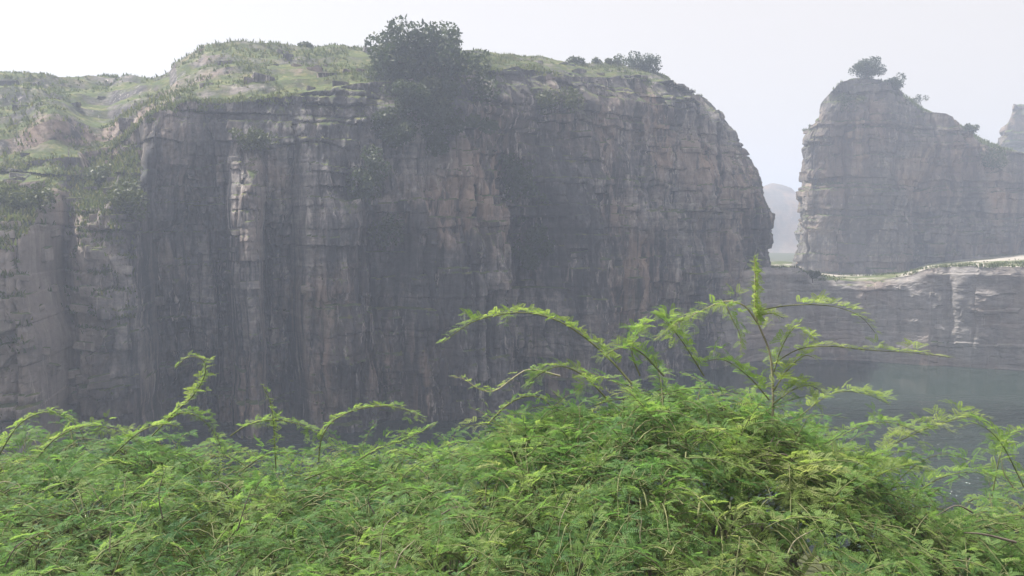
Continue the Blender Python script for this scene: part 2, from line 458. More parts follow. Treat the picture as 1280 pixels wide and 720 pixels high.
def rock_mass(name, table, ncol, nwall, ntop, dens, disp_fn, rim_fn, back_fn, top_fn, mat, z0=-1.5, smooth_n=9, top_pow=1.6):
    """wall sheet along a plan curve, running on over the rim and back across the top"""
    tq, tx, ty = (np.array([r[i] for r in table], float) for i in range(3))
    q = dense((tq[0], tq[-1]), dens, ncol)
    # smooth plan curve
    ctrl = curve3(np.stack([tx, ty, tq], -1), 1200)
    px = np.interp(q, ctrl[:, 2], ctrl[:, 0]); py = np.interp(q, ctrl[:, 2], ctrl[:, 1])
    S = np.concatenate([[0], np.cumsum(np.hypot(np.diff(px), np.diff(py)))])
    tnx = np.gradient(px); tny = np.gradient(py)
    ker = np.hanning(smooth_n * 2 + 3)[1:-1]; ker /= ker.sum()
    pad = lambda a: np.convolve(np.pad(a, smooth_n, mode='edge'), ker, 'valid')
    tnx, tny = pad(tnx), pad(tny)
    ln = np.hypot(tnx, tny); nx, ny = tny / ln, -tnx / ln
    rim = rim_fn(q, S)
    t = np.linspace(0, 1, nwall)[:, None]
    Z = z0 + t * (rim - z0)[None, :]
    Q = np.broadcast_to(q, Z.shape); SS = np.broadcast_to(S, Z.shape)
    D = disp_fn(Q, SS, Z, np.broadcast_to(rim, Z.shape))
    X = px[None] + nx[None] * D; Y = py[None] + ny[None] * D
    Z = Z + 0.10 * fbm(SS * 0.8, Z * 0.8, 2, 31) * np.clip(t * 4, 0, 1)
    bx, by = back_fn(q)
    u = (np.linspace(0, 1, ntop + 1)[1:] ** top_pow)[:, None]
    sm = lambda a: np.convolve(np.pad(a, 30, mode='edge'), np.ones(61) / 61, 'valid')[None]
    global RIM_X, RIM_Y
    RIM_X, RIM_Y = sm(X[-1]), sm(Y[-1])
    wr = np.exp(-(u * np.hypot(bx[None] - RIM_X, by[None] - RIM_Y) / 0.7) ** 2)     # the ragged rim fades out within a metre
    XT = RIM_X * (1 - u) + bx[None] * u + (X[-1][None] - RIM_X) * wr
    YT = RIM_Y * (1 - u) + by[None] * u + (Y[-1][None] - RIM_Y) * wr
    ZT = top_fn(np.broadcast_to(q, XT.shape), XT, YT, np.broadcast_to(u, XT.shape), sm(Z[-1]) + (Z[-1][None] - sm(Z[-1])) * wr)
    X = np.vstack([X, XT]); Y = np.vstack([Y, YT]); Z = np.vstack([Z, ZT])
    V = np.stack([X, Y, Z], -1)
    me = mesh_np(name, V.reshape(-1, 3), grid_faces(*X.shape), smooth=False)
    o = link(name, me, mat)
    nrm = np.stack([np.broadcast_to(nx, X.shape), np.broadcast_to(ny, X.shape), np.zeros_like(X)], -1)
    return o, V, nrm, q

def ray(px, depth):          # plan position under photo column px
    return (px - 640) / 1000.0 * depth * 1.0, depth

# ---- main cliff
cliffA = []
for p, d in [(-700, 26), (-450, 30), (-250, 33), (-60, 35.5), (75, 37), (200, 38.5), (400, 41), (600, 45.5), (720, 50), (820, 55.5), (900, 60.5)]:
    x, y = ray(p, d); cliffA.append((p, x, y))
cliffA += [(930, 18.3, 62.9), (945, 20.0, 64.4), (955, 21.1, 66.4), (965, 21.7, 69.0), (980, 21.2, 72), (1010, 17.5, 77), (1060, 7, 84)]
Adepth = lambda q: np.interp(q, [-700, -250, -60, 75, 200, 400, 600, 720, 820, 900, 960, 1060], [26, 33, 35.5, 37, 38.5, 41, 45.5, 50, 55.5, 60.5, 67, 84])
A_rim_px = [(-700, 200), (-100, 205), (0, 200), (60, 192), (110, 186), (150, 160), (180, 140), (230, 122), (300, 122), (400, 112), (450, 102), (520, 98), (600, 88), (680, 82), (760, 90), (830, 94), (870, 99), (900, 107), (930, 117), (960, 124), (1060, 132)]
A_sky_px = [(-700, 60), (-100, 92), (0, 95), (40, 95), (70, 102), (130, 100), (195, 96), (215, 87), (224, 74), (238, 66), (262, 50), (300, 45), (330, 53), (400, 58), (450, 60), (540, 60), (600, 62), (640, 68), (700, 73), (760, 79), (830, 88), (870, 97), (900, 107), (930, 117), (960, 124), (1060, 132)]
ip = lambda tab, q: np.interp(q, [a for a, b in tab], [b for a, b in tab])

def A_rim(q, S):
    z = zat(ip(A_rim_px, q), np.minimum(Adepth(q), 66) + 0.6)
    return z + 0.25 * fbm(S * 0.3, S * 0, 3, 2)

A_rec = [(-700, 1), (-200, 2), (-40, 1.2), (60, 0.6), (80, -0.8), (100, 1.2), (128, 2.2), (150, 2.4), (168, 2.0), (178, 0.0), (190, -2.6), (240, -3.4), (285, -2.8), (296, -0.6), (312, 0.6), (326, 0.2), (336, -2.2), (372, -2.4), (384, 0.3), (410, 1.1), (440, 1.2), (458, 0.6), (466, -1.3), (505, -1.1), (518, 0.6), (560, 1.3), (610, 1.2), (628, 0.4), (638, -2.4), (690, -2.7), (706, -0.4), (730, 0.7), (765, 0.2), (790, 0.6), (815, 1.0), (835, 0.7), (842, -0.7), (858, -0.5), (872, 0.5), (905, 0.3), (960, 0), (1060, 0)]
def A_disp(q, S, z, rim):
    q2 = q + 9 * fbm(z * 0.25, q * 0.01, 3, 44)
    rec = ip(A_rec, q2)
    fade = 1 - 0.85 * sstep(9.5, 15.0, z + 1.6 * fbm(q * 0.02, z * 0.0, 2, 12))
    d = rec * fade * 1.05
    # near pillar, lower left
    pil = (1 - sstep(60, 82, q2 - 10 * sstep(9, 5, z)))
    d = d + 5.2 * pil * (1 - sstep(9.2, 13.8, z + 0.8 * fbm(S * 0.3, z * 0.2, 2, 3)))
    # second buttress slopes back near its top
    bt = sstep(82, 100, q2) * (1 - sstep(168, 182, q2))
    d = d - 1.6 * bt * sstep(10.5, 14.5, z)
    # batter and rounded shoulder
    d = d - 0.055 * np.clip(z - 3, 0, 40) - 1.1 * sstep(2.2, 0, rim - z) - 2.6 * sstep(4.0, 0, rim - z) * (1 - sstep(120, 200, q))
    # the end of the cliff leans back
    ins = np.interp(z, [9, 12.2, 15.5, 17.1, 19.1, 20.8, 22.0, 24], [0.5, 0.6, 1.5, 2.5, 3.1, 3.4, 4.2, 5.5])
    d = d - (ins - 0.055 * np.clip(z - 3, 0, 40)) * sstep(860, 945, q)
    up = sstep(11.5, 16.5, z + 3 * fbm(S * 0.12, z * 0.05, 2, 21))
    up = np.maximum(up, 0.9 * (1 - sstep(150, 185, q)))
    d = d + columns(S, z, 23, 0.32, 1.0, 0.11, 1.2) * sstep(0.5, 3.5, rim - z) * (1 - 0.7 * up) * (0.4 + 0.6 * sstep(-0.1, 0.3, fbm(S * 0.2, z * 0.2, 2, 24)))
    d = d + strata(S, z, 11, 0.30, 1.5, 0.9, 4.4, 0.15, 0.20, 0.13) * (0.35 + 0.75 * up)
    rf = sstep(0.0, 4.0, rim - z)
    d = d + columns(S, z, 12, 0.7, 2.0, 0.36, 3.2) * (1.0 - 0.85 * up) * rf
    d = d + columns(S, z, 19, 2.6, 5.5, 0.5, 6) * (1.0 - 0.6 * up) * rf
    d = d + 0.75 * fbm(S * 1.1, z * 0.55, 5, 14) + 0.9 * fbm(S * 0.2, z * 0.14, 3, 15)
    return d

def A_back(q):
    d = np.interp(q, [-700, 900, 960, 1060], [75, 84, 88, 92])
    qq = np.minimum(q, 930) - 160 * sstep(800, 1000, q)
    return (qq - 640) / 1000 * d, d

def A_top(q, x, y, u, rz):
    skyz = zat(ip(A_sky_px, q), np.minimum(RIM_Y, 64) + 11)
    bx_, by_ = A_back(q)
    dist = u * np.hypot(by_ - RIM_Y, bx_ - RIM_X)
    k = np.clip(dist / 11.0, 0, 1)
    # terraces
    kt = k + 0.085 * fbm(x * 0.16, y * 0.16, 3, 61)
    st = np.floor(kt * 4) / 4; fr = kt * 4 - np.floor(kt * 4)
    kk = 0.56 * kt + 0.44 * (st + 0.25 * sstep(0.55, 1.0, fr))
    kk = np.clip(kk, 0, 1)
    hgt = rz + (skyz - rz) * kk
    left = 1 - sstep(100, 180, q)
    # grassy hump on the left shoulder
    hump = 1.3 * np.exp(-((q - 58) / 42.0) ** 2 - ((dist - 3.4) / 2.3) ** 2)
    rough = 0.30 * fbm(x * 0.45, y * 0.45, 4, 62) * np.clip(dist / 1.5, 0, 1) * (1 - 0.5 * sstep(860, 930, q))
    fall = -0.05 * np.clip(dist - 14, 0, 100)
    return hgt + hump + rough + fall - 0.5 * sstep(6, 11, dist) * 0

denA = lambda q: np.where(q < -40, 0.12, np.where(q > 985, 0.25, 1.0)) * np.interp(q, [-40, 600, 985], [0.9, 1.0, 1.1])
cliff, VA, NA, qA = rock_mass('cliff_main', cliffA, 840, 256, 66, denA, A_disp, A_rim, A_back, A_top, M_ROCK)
tag(cliff, 'long shaded quarry cliff with grassy top and vertical rock columns', 'cliff', kind='structure')

# ---- second rock (butte) beyond the ledge
butB = [(0, 51, 135), (10, 44.2, 119), (20, 39.9, 108), (30, 36.3, 99.5), (40, 33.5, 93), (48, 32.2, 89), (54, 32.5, 86.9), (62, 35, 86.3), (80, 38.5, 86.6), (110, 43.5, 87.6), (150, 50, 89.3), (190, 57, 91.5), (250, 70, 96), (330, 92, 106)]
def B_px(q):
    c = curve3(np.array([(b, c2, a) for a, b, c2 in butB]), 800)
    return 640 + 1000 * np.interp(q, c[:, 2], c[:, 0]) / np.interp(q, c[:, 2], c[:, 1]), np.interp(q, c[:, 2], c[:, 1])
B_prof = [(900, 190), (1000, 168), (1008, 148), (1020, 128), (1034, 114), (1044, 103), (1062, 97), (1083, 95), (1098, 98), (1110, 104), (1128, 118), (1150, 129), (1165, 137), (1190, 144), (1205, 153), (1222, 160), (1232, 176), (1250, 184), (1280, 194), (1400, 200), (1700, 200)]
def B_rim(q, S):
    p, d = B_px(q)
    z = zat(ip(B_prof, p), d)
    # left flank: shoulder falls away to the rear
    z = np.where(q < 54, zat(np.interp(q, [0, 30, 44, 54], [200, 166, 156, 147]), np.minimum(d, 95)), z)
    return z + 0.22 * fbm(S * 0.5, S * 0, 3, 81)
def B_disp(q, S, z, rim):
    d = -0.012 * np.clip(z - 5, 0, 40) - 0.5 * sstep(2.0, 0, rim - z)
    fl = 1 - sstep(46, 60, q)
    d = d + fl * np.interp(z, [4, 8, 13, 17, 20, 23], [0.8, 0.3, 0.0, 0.0, 0.0, -0.3])
    d = d + 0.9 * fbm(S * 0.10, z * 0.02, 3, 82) * 1.4
    d = d - 1.7 * np.exp(-((q - 122) / 9.0) ** 2) * sstep(20, 14, z) - 1.2 * np.exp(-((q - 160) / 7.0) ** 2)
    d = d + strata(S, z, 83, 0.35, 1.4, 1.2, 4.2, 0.20, 0.22, 0.12) * 0.6
    d = d + columns(S, z, 84, 1.4, 3.6, 0.35) * 1.0 + 0.9 * fbm(S * 0.5, z * 0.4, 5, 85)
    return d
def B_back(q):
    return np.interp(q, [0, 54, 330], [52, 52, 100]), np.interp(q, [0, 54, 330], [120, 118, 135])
def B_top(q, x, y, u, rz):
    return rz + 0.35 * sstep(0, 0.1, u) + 0.35 * fbm(x * 0.4, y * 0.4, 3, 86) - 3.0 * u * u
denB = lambda q: np.where(q < 18, 0.35, np.where(q > 200, 0.25, 1.0)) * np.where((q > 28) & (q < 64), 1.6, 1.0)
butte, VB, NB, qB = rock_mass('cliff_far_right', butB, 370, 176, 24, denB, B_disp, B_rim, B_back, B_top, M_ROCK_B, z0=3.0)
tag(butte, 'separate tall rock stack with a rounded tree on its summit', 'rock', kind='structure')

# ---- rock at the far right edge
C_tab = [(0, 110, 165), (10, 95, 148), (18, 84.5, 138), (24, 80.6, 132.6), (32, 86, 132), (60, 100, 134), (90, 118, 142)]
def C_rim(q, S):
    return np.interp(q, [0, 16, 20, 26, 34, 60, 90], [26, 28, 30.2, 31.3, 31.6, 32, 30]) + 0.4 * fbm(S * 0.4, S * 0, 3, 91)
def C_disp(q, S, z, rim):
    return -2.2 * sstep(5.0, 0, rim - z) ** 2 + strata(S, z, 93, 0.5, 1.8, 1.6, 5, 0.35, 0.35, 0.2) + 0.8 * fbm(S * 0.2, z * 0.1, 3, 94)
rockC, VC, NC, qC = rock_mass('cliff_distant_right', C_tab, 120, 90, 10, lambda q: np.ones_like(q), C_disp, C_rim,
                        lambda q: (np.interp(q, [0, 90], [105, 110]), np.interp(q, [0, 90], [165, 165])),
                        lambda q, x, y, u, rz: rz + 0.3 - 3 * u, M_ROCK_B, z0=3.0)
tag(rockC, 'hazy rounded rock rising behind the rock stack', 'rock', kind='structure')

# ---- low ledge in front of the second rock
E_pts = [(800, 57.3), (850, 59.2), (900, 61.0), (950, 62.6), (1000, 63.4), (1060, 63.2), (1130, 62.0), (1200, 60.4), (1280, 58.6), (1400, 56), (1600, 52.5), (1900, 49)]
E_tab = [(p,) + ray(p, d) for p, d in E_pts]
E_dep = lambda q: np.interp(q, [p for p, d in E_pts], [d for p, d in E_pts])
E_rim_px = [(800, 352), (850, 350), (900, 342), (930, 338), (960, 334), (1000, 335), (1014, 343), (1022, 352), (1080, 353), (1120, 348), (1140, 344), (1158, 337), (1180, 334), (1200, 334), (1280, 332), (1400, 332), (1900, 345)]
def E_rim(q, S):
    return zat(ip(E_rim_px, q), E_dep(q)) + 0.12 * fbm(S * 0.5, S * 0, 3, 71)
def E_disp(q, S, z, rim):
    d = -0.01 * (z) - 0.25 * sstep(0.6, 0, rim - z)
    d = d + strata(S, z, 73, 0.25, 1.1, 1.5, 6.0, 0.10, 0.12, 0.10, 0.3) * 0.35 + 0.22 * fbm(S * 0.6, z * 0.8, 5, 75) + 0.7 * fbm(S * 0.12, z * 0.1, 2, 76)
    d = d - 0.3 * np.exp(-((q - 1188) / 7.0) ** 2) + columns(S, z, 78, 2.5, 6, 0.3, 8) * 0.15
    return d
def E_back(q):
    d = np.interp(q, [800, 960, 1020, 1900], [84, 96, 100, 100]); return (q - 640) / 1000 * d, d
def E_top(q, x, y, u, rz):
    zb = np.interp(q, [800, 990, 1010, 1130, 1160, 1280, 1900], [6.9, 6.6, 5.5, 5.6, 6.7, 7.75, 7.7])
    return rz + (zb - rz) * sstep(0.0, 0.75, u) + 0.10 * fbm(x * 0.4, y * 0.4, 3, 77) * sstep(0, 0.06, u)
denE = lambda q: np.where(q > 1310, 0.25, 1.0)
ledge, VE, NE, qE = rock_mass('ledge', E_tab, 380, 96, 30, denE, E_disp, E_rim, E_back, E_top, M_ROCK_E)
tag(ledge, 'low layered rock ledge with a pale dusty top above the water', 'ledge', kind='structure')

# ---- far hill seen through the gap
hx = np.linspace(-200, 340, 220); hy = np.linspace(195, 290, 40)
HX, HY = np.meshgrid(hx, hy)
HZ = 4 + (17.6 - 0.10 * (HX - 75) + 4 * fbm(HX * 0.05, HX * 0, 4, 101)) * sstep(195, 222, HY + 6 * fbm(HX * 0.1, HY * 0.1, 2, 105)) + 1.6 * fbm(HX * 0.15, HY * 0.15, 4, 103)
hill = link('hill', mesh_np('hill', np.stack([HX, HY, HZ], -1).reshape(-1, 3), grid_faces(*HX.shape)), M_HILL)
tag(hill, 'faint blue hill far off in the gap between the cliffs', 'hill', kind='structure')

# ------------------------------------------------------------------ loose rock blocks on the walls (parts of the rock masses)
def block_mesh(seed):
    r = np.random.default_rng(seed)
    # chamfered irregular box: 24 vertices
    import bmesh
    bm = bmesh.new(); bmesh.ops.create_cube(bm, size=1.0)
    for v in bm.verts:
        v.co.x *= 1 + r.normal(0, .10); v.co.y *= 1 + r.normal(0, .10); v.co.z *= 1 + r.normal(0, .12)
    bmesh.ops.bevel(bm, geom=list(bm.edges), offset=0.10, segments=1, affect='EDGES')
    for v in bm.verts: v.co += Vector(r.normal(0, 0.018, 3))
    me = bpy.data.meshes.new('rock_block'); bm.to_mesh(me); bm.free()
    return me
BLOCKS = {}
for key, mat in (('A', M_ROCK), ('B', M_ROCK_B), ('E', M_ROCK_E)):
    BLOCKS[key] = [block_mesh(300 + i) for i in range(7)]
    for me in BLOCKS[key]: me.materials.append(mat)

def scatter_blocks(parent, V, N, key, cols, rows, n, size, seed):
    r = np.random.default_rng(seed)
    for i in range(n):
        c = int(r.integers(cols[0], cols[1])); w = int(rows[0] + (rows[1] - rows[0]) * r.random())
        p = V[w, c]; nn = N[w, c]
        s = size * (0.6 + 0.9 * r.random() ** 2)
        o = bpy.data.objects.new('rock_block', BLOCKS[key][int(r.integers(0, 7))])
        COL.objects.link(o); o.parent = parent
        o.location = tuple(p - nn * 0.26 * s)
        o.rotation_euler = (r.normal(0, .12), r.normal(0, .14), math.atan2(nn[1], nn[0]) + math.pi / 2 + r.normal(0, .22))
        o.scale = (s * (0.8 + r.random() * 0.9), s * 0.75, s * (0.4 + 0.55 * r.random()))
ci = lambda q, v: int(np.argmin(abs(q - v)))
scatter_blocks(cliff, VA, NA, 'A', (ci(qA, -20), ci(qA, 170)), (66, 249), 110, 0.6, 1)
scatter_blocks(cliff, VA, NA, 'A', (ci(qA, 170), ci(qA, 945)), (114, 249), 120, 0.5, 2)
scatter_blocks(cliff, VA, NA, 'A', (ci(qA, -20), ci(qA, 880)), (258, 286), 60, 0.6, 3)
scatter_blocks(butte, VB, NB, 'B', (ci(qB, 30), ci(qB, 175)), (26, 174), 90, 0.75, 4)
scatter_blocks(ledge, VE, NE, 'E', (ci(qE, 840), ci(qE, 1300)), (20, 90), 50, 0.5, 5)

# ------------------------------------------------------------------ trees and scrub on the rocks
def leaf_cloud(mb, centres, radii, n, size, rng, flat=0.85):
    """leaf-sized quads spread through clumps"""
    centres = np.asarray(centres, float); radii = np.asarray(radii, float)
    w = radii ** 2; w = w / w.sum()
    k = rng.choice(len(centres), n, p=w)
    d = rng.normal(size=(n, 3)); d /= np.linalg.norm(d, axis=1, keepdims=True)
    rr = radii[k] * (0.25 + 0.8 * rng.random(n) ** 0.45)
    P = centres[k] + d * rr[:, None] * np.array([1, 1, flat])
    A = rng.normal(size=(n, 3)); A /= np.linalg.norm(A, axis=1, keepdims=True)
    B = np.cross(A, rng.normal(size=(n, 3))); B /= np.linalg.norm(B, axis=1, keepdims=True)
    s = size * (0.6 + 0.8 * rng.random(n))
    a = A * s[:, None]; b = B * (s * 0.55)[:, None]
    Q = np.stack([P - a, P - b * 0.9 + a * 0.1, P + a, P + b * 0.9 - a * 0.1], 1)
    tint = np.clip(0.5 + 0.16 * rng.normal(size=n) + 0.25 * (hash2(k, k * 0, 5) - 0.5), 0, 1)
    mb.add(Q.reshape(-1, 3), np.arange(n * 4).reshape(-1, 4), np.repeat(tint, 4))

def far_tree(name, base, crown_c, crown_r, nclump, nleaf, leaf, label, cat, mat, seed, trunk_r=0.12, group=None, limbs=6, clump=(0.28, 0.5), lean=0.0):
    """crown_c: crown centre (world), crown_r: radii (x, y, z)"""
    r = np.random.default_rng(seed)
    base = np.asarray(base, float); crown_c = np.asarray(crown_c, float); R = np.asarray(crown_r, float)
    root = tag(empty(name, base), label, cat, group)
    C = []
    while len(C) < nclump:
        v = r.uniform(-1, 1, 3)
        if np.dot(v, v) < 1: C.append(v * (0.75 + 0.25 * r.random()))
    C = crown_c + np.array(C) * R
    rad = (clump[0] + (clump[1] - clump[0]) * r.random(nclump)) * R.min() ** 0.7 * R.max() ** 0.3
    tb = MB()
    mid = base * 0.5 + crown_c * 0.5 + np.array([lean, 0, 0])
    tb.tube(curve3([base - np.array([0, 0, 0.4]), mid, crown_c - np.array([0, 0, 0.2 * R[2]])], 7), np.linspace(trunk_r, trunk_r * 0.45, 7), 6)
    tb.build('trunk', M_BARK, root)
    lb = MB()
    for i in range(limbs):
        e = C[i % nclump]
        s = mid + (crown_c - mid) * r.random() * 0.7
        lb.tube(curve3([s, (s + e) / 2 + np.array([0, 0, 0.12 * R[2]]), e], 5), np.linspace(trunk_r * 0.45, trunk_r * 0.12, 5), 4)
    if limbs: lb.build('limb', M_BARK, root)
    fb = MB(); leaf_cloud(fb, C, rad, nleaf, leaf, r)
    fb.build('crown', mat, root)
    return root

def surf(V, q, px, row):
    return V[row, ci(q, px)]

def project(V):
    d = V - np.array([0, 0, EYE])
    f = d[..., 1] * CP - d[..., 2] * SP; u = d[..., 1] * SP + d[..., 2] * CP
    return 640 + FPX * d[..., 0] / f, 360 - FPX * u / f
PXA, PYA = project(VA[:316])
def face_depth(px, py):
    e = np.hypot(PXA - px, PYA - py); m = e < max(7.0, e.min() + 3)
    return float(VA[:316][m][:, 1].min())
VBs = VB[:, ci(qB, 30):ci(qB, 260)]
PXB, PYB = project(VBs)
def sky_point(px):
    PX, PY, VV = (PXA, PYA, VA[:316]) if px < 960 else (PXB, PYB, VBs)
    m = np.abs(PX - px) < 5
    i = np.argmin(np.where(m, PY, 1e9)); return VV.reshape(-1, 3)[i]
# large tree on the cliff edge
pb = at(525, 150, 45.4)
far_tree('cliff_tree', pb, at(530, 93, 46.2), (3.8, 2.5, 2.7), 70, 14500, 0.15, 'large dark rounded tree growing on the cliff rim', 'tree', M_TREE, 21, 0.2, limbs=14, clump=(0.20, 0.40))
scrub = []
def bush(px, py, depth, rx, rz, n, label, seed, name='cliff_bush', mat=None, cat='bush', group='bushes along the cliff tops', ry=None, leaf=0.11, nclump=14, drop=None, on_face=False):
    if px > 950 and (depth < 70 or on_face):
        c = at(px, py, depth); b = c - np.array([0, 0, rz * (0.9 if drop is None else drop)])
    elif name == 'hanging_scrub':
        c = at(px, py, face_depth(px, py) - 0.25); b = c - np.array([0, -0.5, rz * 0.8])
    else:
        b = sky_point(px); c = b + np.array([0, 0, rz * 0.4]); b = b - np.array([0, 0, 0.2])
    return far_tree(name, b, c, (rx, ry or rx * 0.8, rz), nclump, n, leaf, label, cat, mat or M_SCRUB, seed, 0.05, group, limbs=4, clump=(0.4, 0.75))

bush(800, 93, 60.0, 1.9, 1.0, 2600, 'dark spreading bush on the cliff rim near its far end', 31, mat=M_TREE)
bush(722, 71, 63.0, 0.75, 0.28, 420, 'low thin bush on the skyline midway between the large tree and the spreading bush', 32)
bush(742, 74, 63.0, 0.40, 0.30, 320, 'small upright bush on the skyline, first of a close pair', 33)
bush(757, 76, 63.5, 0.38, 0.28, 300, 'small rounded bush on the skyline, second of a close pair', 34)
bush(776, 76, 63.5, 0.25, 0.35, 260, 'tiny pointed bush on the skyline beside the dark spreading bush', 35)
bush(384, 57, 59.5, 0.5, 0.25, 300, 'small bush on the level cliff top beyond the knoll', 37)
# scrub hanging on the wall
hang = [(502, 142, 52.6, 2.0, 2.1, 4600, 'dark scrub hanging from the rim under the large tree'),
        (570, 150, 53.6, 2.1, 2.4, 4600, 'dark scrub hanging beside the trunk of the large tree'),
        (535, 122, 53.8, 2.6, 1.4, 3000, 'dense scrub wrapped round the foot of the large tree'),
        (486, 290, 51.2, 1.1, 0.9, 900, 'green scrub patch clinging midway up the cliff wall'),
        (664, 290, 56.6, 1.3, 3.0, 3200, 'tall dark scrub clinging inside the deepest cleft of the wall'),
        (650, 215, 55.4, 1.5, 1.5, 1400, 'dark scrub clinging above the deepest cleft of the wall'),
        (312, 172, 47.4, 1.2, 0.5, 700, 'low green scrub on a bedding shelf under the grassy knoll'),
        (455, 215, 50.2, 1.1, 1.4, 1100, 'dark scrub on the wall below and beside the large tree'),
        (690, 120, 57.2, 2.0, 0.8, 1300, 'flat scrub spread over the upper wall past the large tree'),
        (130, 215, 41.8, 1.0, 0.5, 700, 'green scrub on the broken shoulder above the pale buttress'),
        (25, 250, 40.5, 1.6, 0.6, 1100, 'wide green scrub on the slope above the near pillar'),
        (160, 250, 41.6, 0.8, 0.8, 700, 'small scrub on the edge of the pale buttress')]
for i, (px, py, d, rx, rz, n, lab) in enumerate(hang):
    bush(px, py, d, rx, rz, n, lab, 50 + i, name='hanging_scrub', cat='scrub', group='scrub hanging on the main cliff', ry=0.75, mat=M_TREE if 'dark' in lab else M_SCRUB, drop=0.8)
# on the second rock
far_tree('summit_tree', sky_point(1083), sky_point(1083) + np.array([0, 0, 0.95]), (1.55, 1.4, 0.85), 26, 4200, 0.10, 'small round tree standing alone on the summit of the rock stack', 'tree', M_TREE, 71, 0.09, limbs=5, clump=(0.45, 0.75))
far_tree('leaning_tree', sky_point(1158), sky_point(1158) + np.array([-0.5, 0, 0.9]), (1.0, 0.7, 0.42), 7, 520, 0.08, 'thin leaning tree with open crown below the summit tree', 'tree', M_TREE, 72, 0.05, limbs=4, clump=(0.5, 0.8))
bush(1122, 119, 89.5, 1.1, 0.85, 1300, 'dense bush on the rock stack between summit tree and leaning tree', 73, group='bushes on the rock stack', mat=M_TREE)
bush(1214, 152, 93, 0.9, 0.5, 700, 'low bush on the falling shoulder of the rock stack', 74, group='bushes on the rock stack')
bush(1062, 135, 86.6, 2.2, 2.4, 2600, 'scrub draped over the upper face of the rock stack', 75, group='bushes on the rock stack', ry=0.9, on_face=True)
bush(1240, 200, 90.5, 1.6, 0.9, 1200, 'scrub in the notch at the low end of the rock stack', 76, group='bushes on the rock stack', on_face=True)
bush(1016, 343, 63.0, 0.5, 0.3, 400, 'little shrub where the pale ledge top begins', 77, group='bushes on the ledge')

# ---- grass on the tops
def grass_on(name, V, rows, cols, n, hgt, label, seed, nz_min=0.45, wid=0.05, blades=4):
    r = np.random.default_rng(seed)
    i = r.uniform(rows[0], rows[1] - 1.01, n); j = r.uniform(cols[0], cols[1] - 1.01, n)
    a, b = i.astype(int), j.astype(int)
    p00, p01, p10 = V[a, b], V[a, b + 1], V[a + 1, b]
    N = np.cross(p01 - p00, p10 - p00); N /= np.linalg.norm(N, axis=1, keepdims=True) + 1e-9
    P = p00 + (p01 - p00) * (j - b)[:, None] + (p10 - p00) * (i - a)[:, None]
    patch = fbm(P[:, 0] * 0.25, P[:, 1] * 0.25, 3, 200 + seed)
    ok = (np.abs(N[:, 2]) > nz_min) & (patch > -0.05 + 0.3 * (r.random(n) - 0.5)); P = P[ok]; patch = patch[ok]
    m = len(P) * blades
    P = np.repeat(P, blades, 0) + r.normal(0, 0.09, (m, 3)) * np.array([1, 1, 0.15])
    az = r.random(m) * 2 * math.pi
    dv = np.stack([np.cos(az), np.sin(az), np.zeros(m)], -1); sd_ = np.stack([-dv[:, 1], dv[:, 0], np.zeros(m)], -1)
    h = hgt * (0.5 + 0.9 * r.random(m)) * np.repeat(0.8 + 1.2 * np.clip(patch, -0.3, 0.5), blades)
    w = wid * (0.7 + 0.6 * r.random(m))
    up = np.array([0, 0, 1.0])
    v0 = P - sd_ * w[:, None] - up * 0.05; v1 = P + sd_ * w[:, None] - up * 0.05
    v2 = P + dv * (h * 0.25)[:, None] + up * (h * 0.6)[:, None] + sd_ * (w * .6)[:, None]
    v3 = P + dv * (h * 0.6)[:, None] + up * h[:, None]
    Q = np.stack([v0, v1, v2, v3], 1)
    tint = np.clip(0.45 + 0.2 * r.normal(size=m) + np.repeat(0.3 * fbm(P[::blades, 0] * 0.12, P[::blades, 1] * 0.12, 2, 7), blades), 0, 1)
    mb = MB(); mb.add(Q.reshape(-1, 3), np.arange(m * 4).reshape(-1, 4), np.repeat(tint, 4))
    o = mb.build(name, M_GRASS)
    return tag(o, label, 'grass', kind='stuff')

grass_on('grass', VA, (249, 312), (ci(qA, -40), ci(qA, 930)), 17000, 0.15, 'pale green grass growing over the top of the main cliff', 1)
grass_on('grass', VA, (114, 258), (ci(qA, -40), ci(qA, 175)), 6000, 0.16, 'rough grass on the shelves of the broken cliff end', 2, 0.5)
grass_on('grass', VB, (169, 190), (ci(qB, 40), ci(qB, 190)), 3000, 0.24, 'thin grass on the top of the rock stack', 3, 0.4)
grass_on('grass', VE, (94, 112), (ci(qE, 850), ci(qE, 1300)), 1500, 0.16, 'sparse grass along the rim of the low ledge', 4, 0.5)

iy0, iy1 = int(np.searchsorted(gy, 0.8)), int(np.searchsorted(gy, 8.0)); ix0, ix1 = int(np.searchsorted(gx, -5.5)), int(np.searchsorted(gx, 5.5))
grass_on('grass', np.stack([GX, GY, GZ], -1), (iy0, iy1), (ix0, ix1), 11000, 0.5, 'short green weeds on the bank under the feathery shrubs', 5, 0.3, 0.016, 3)
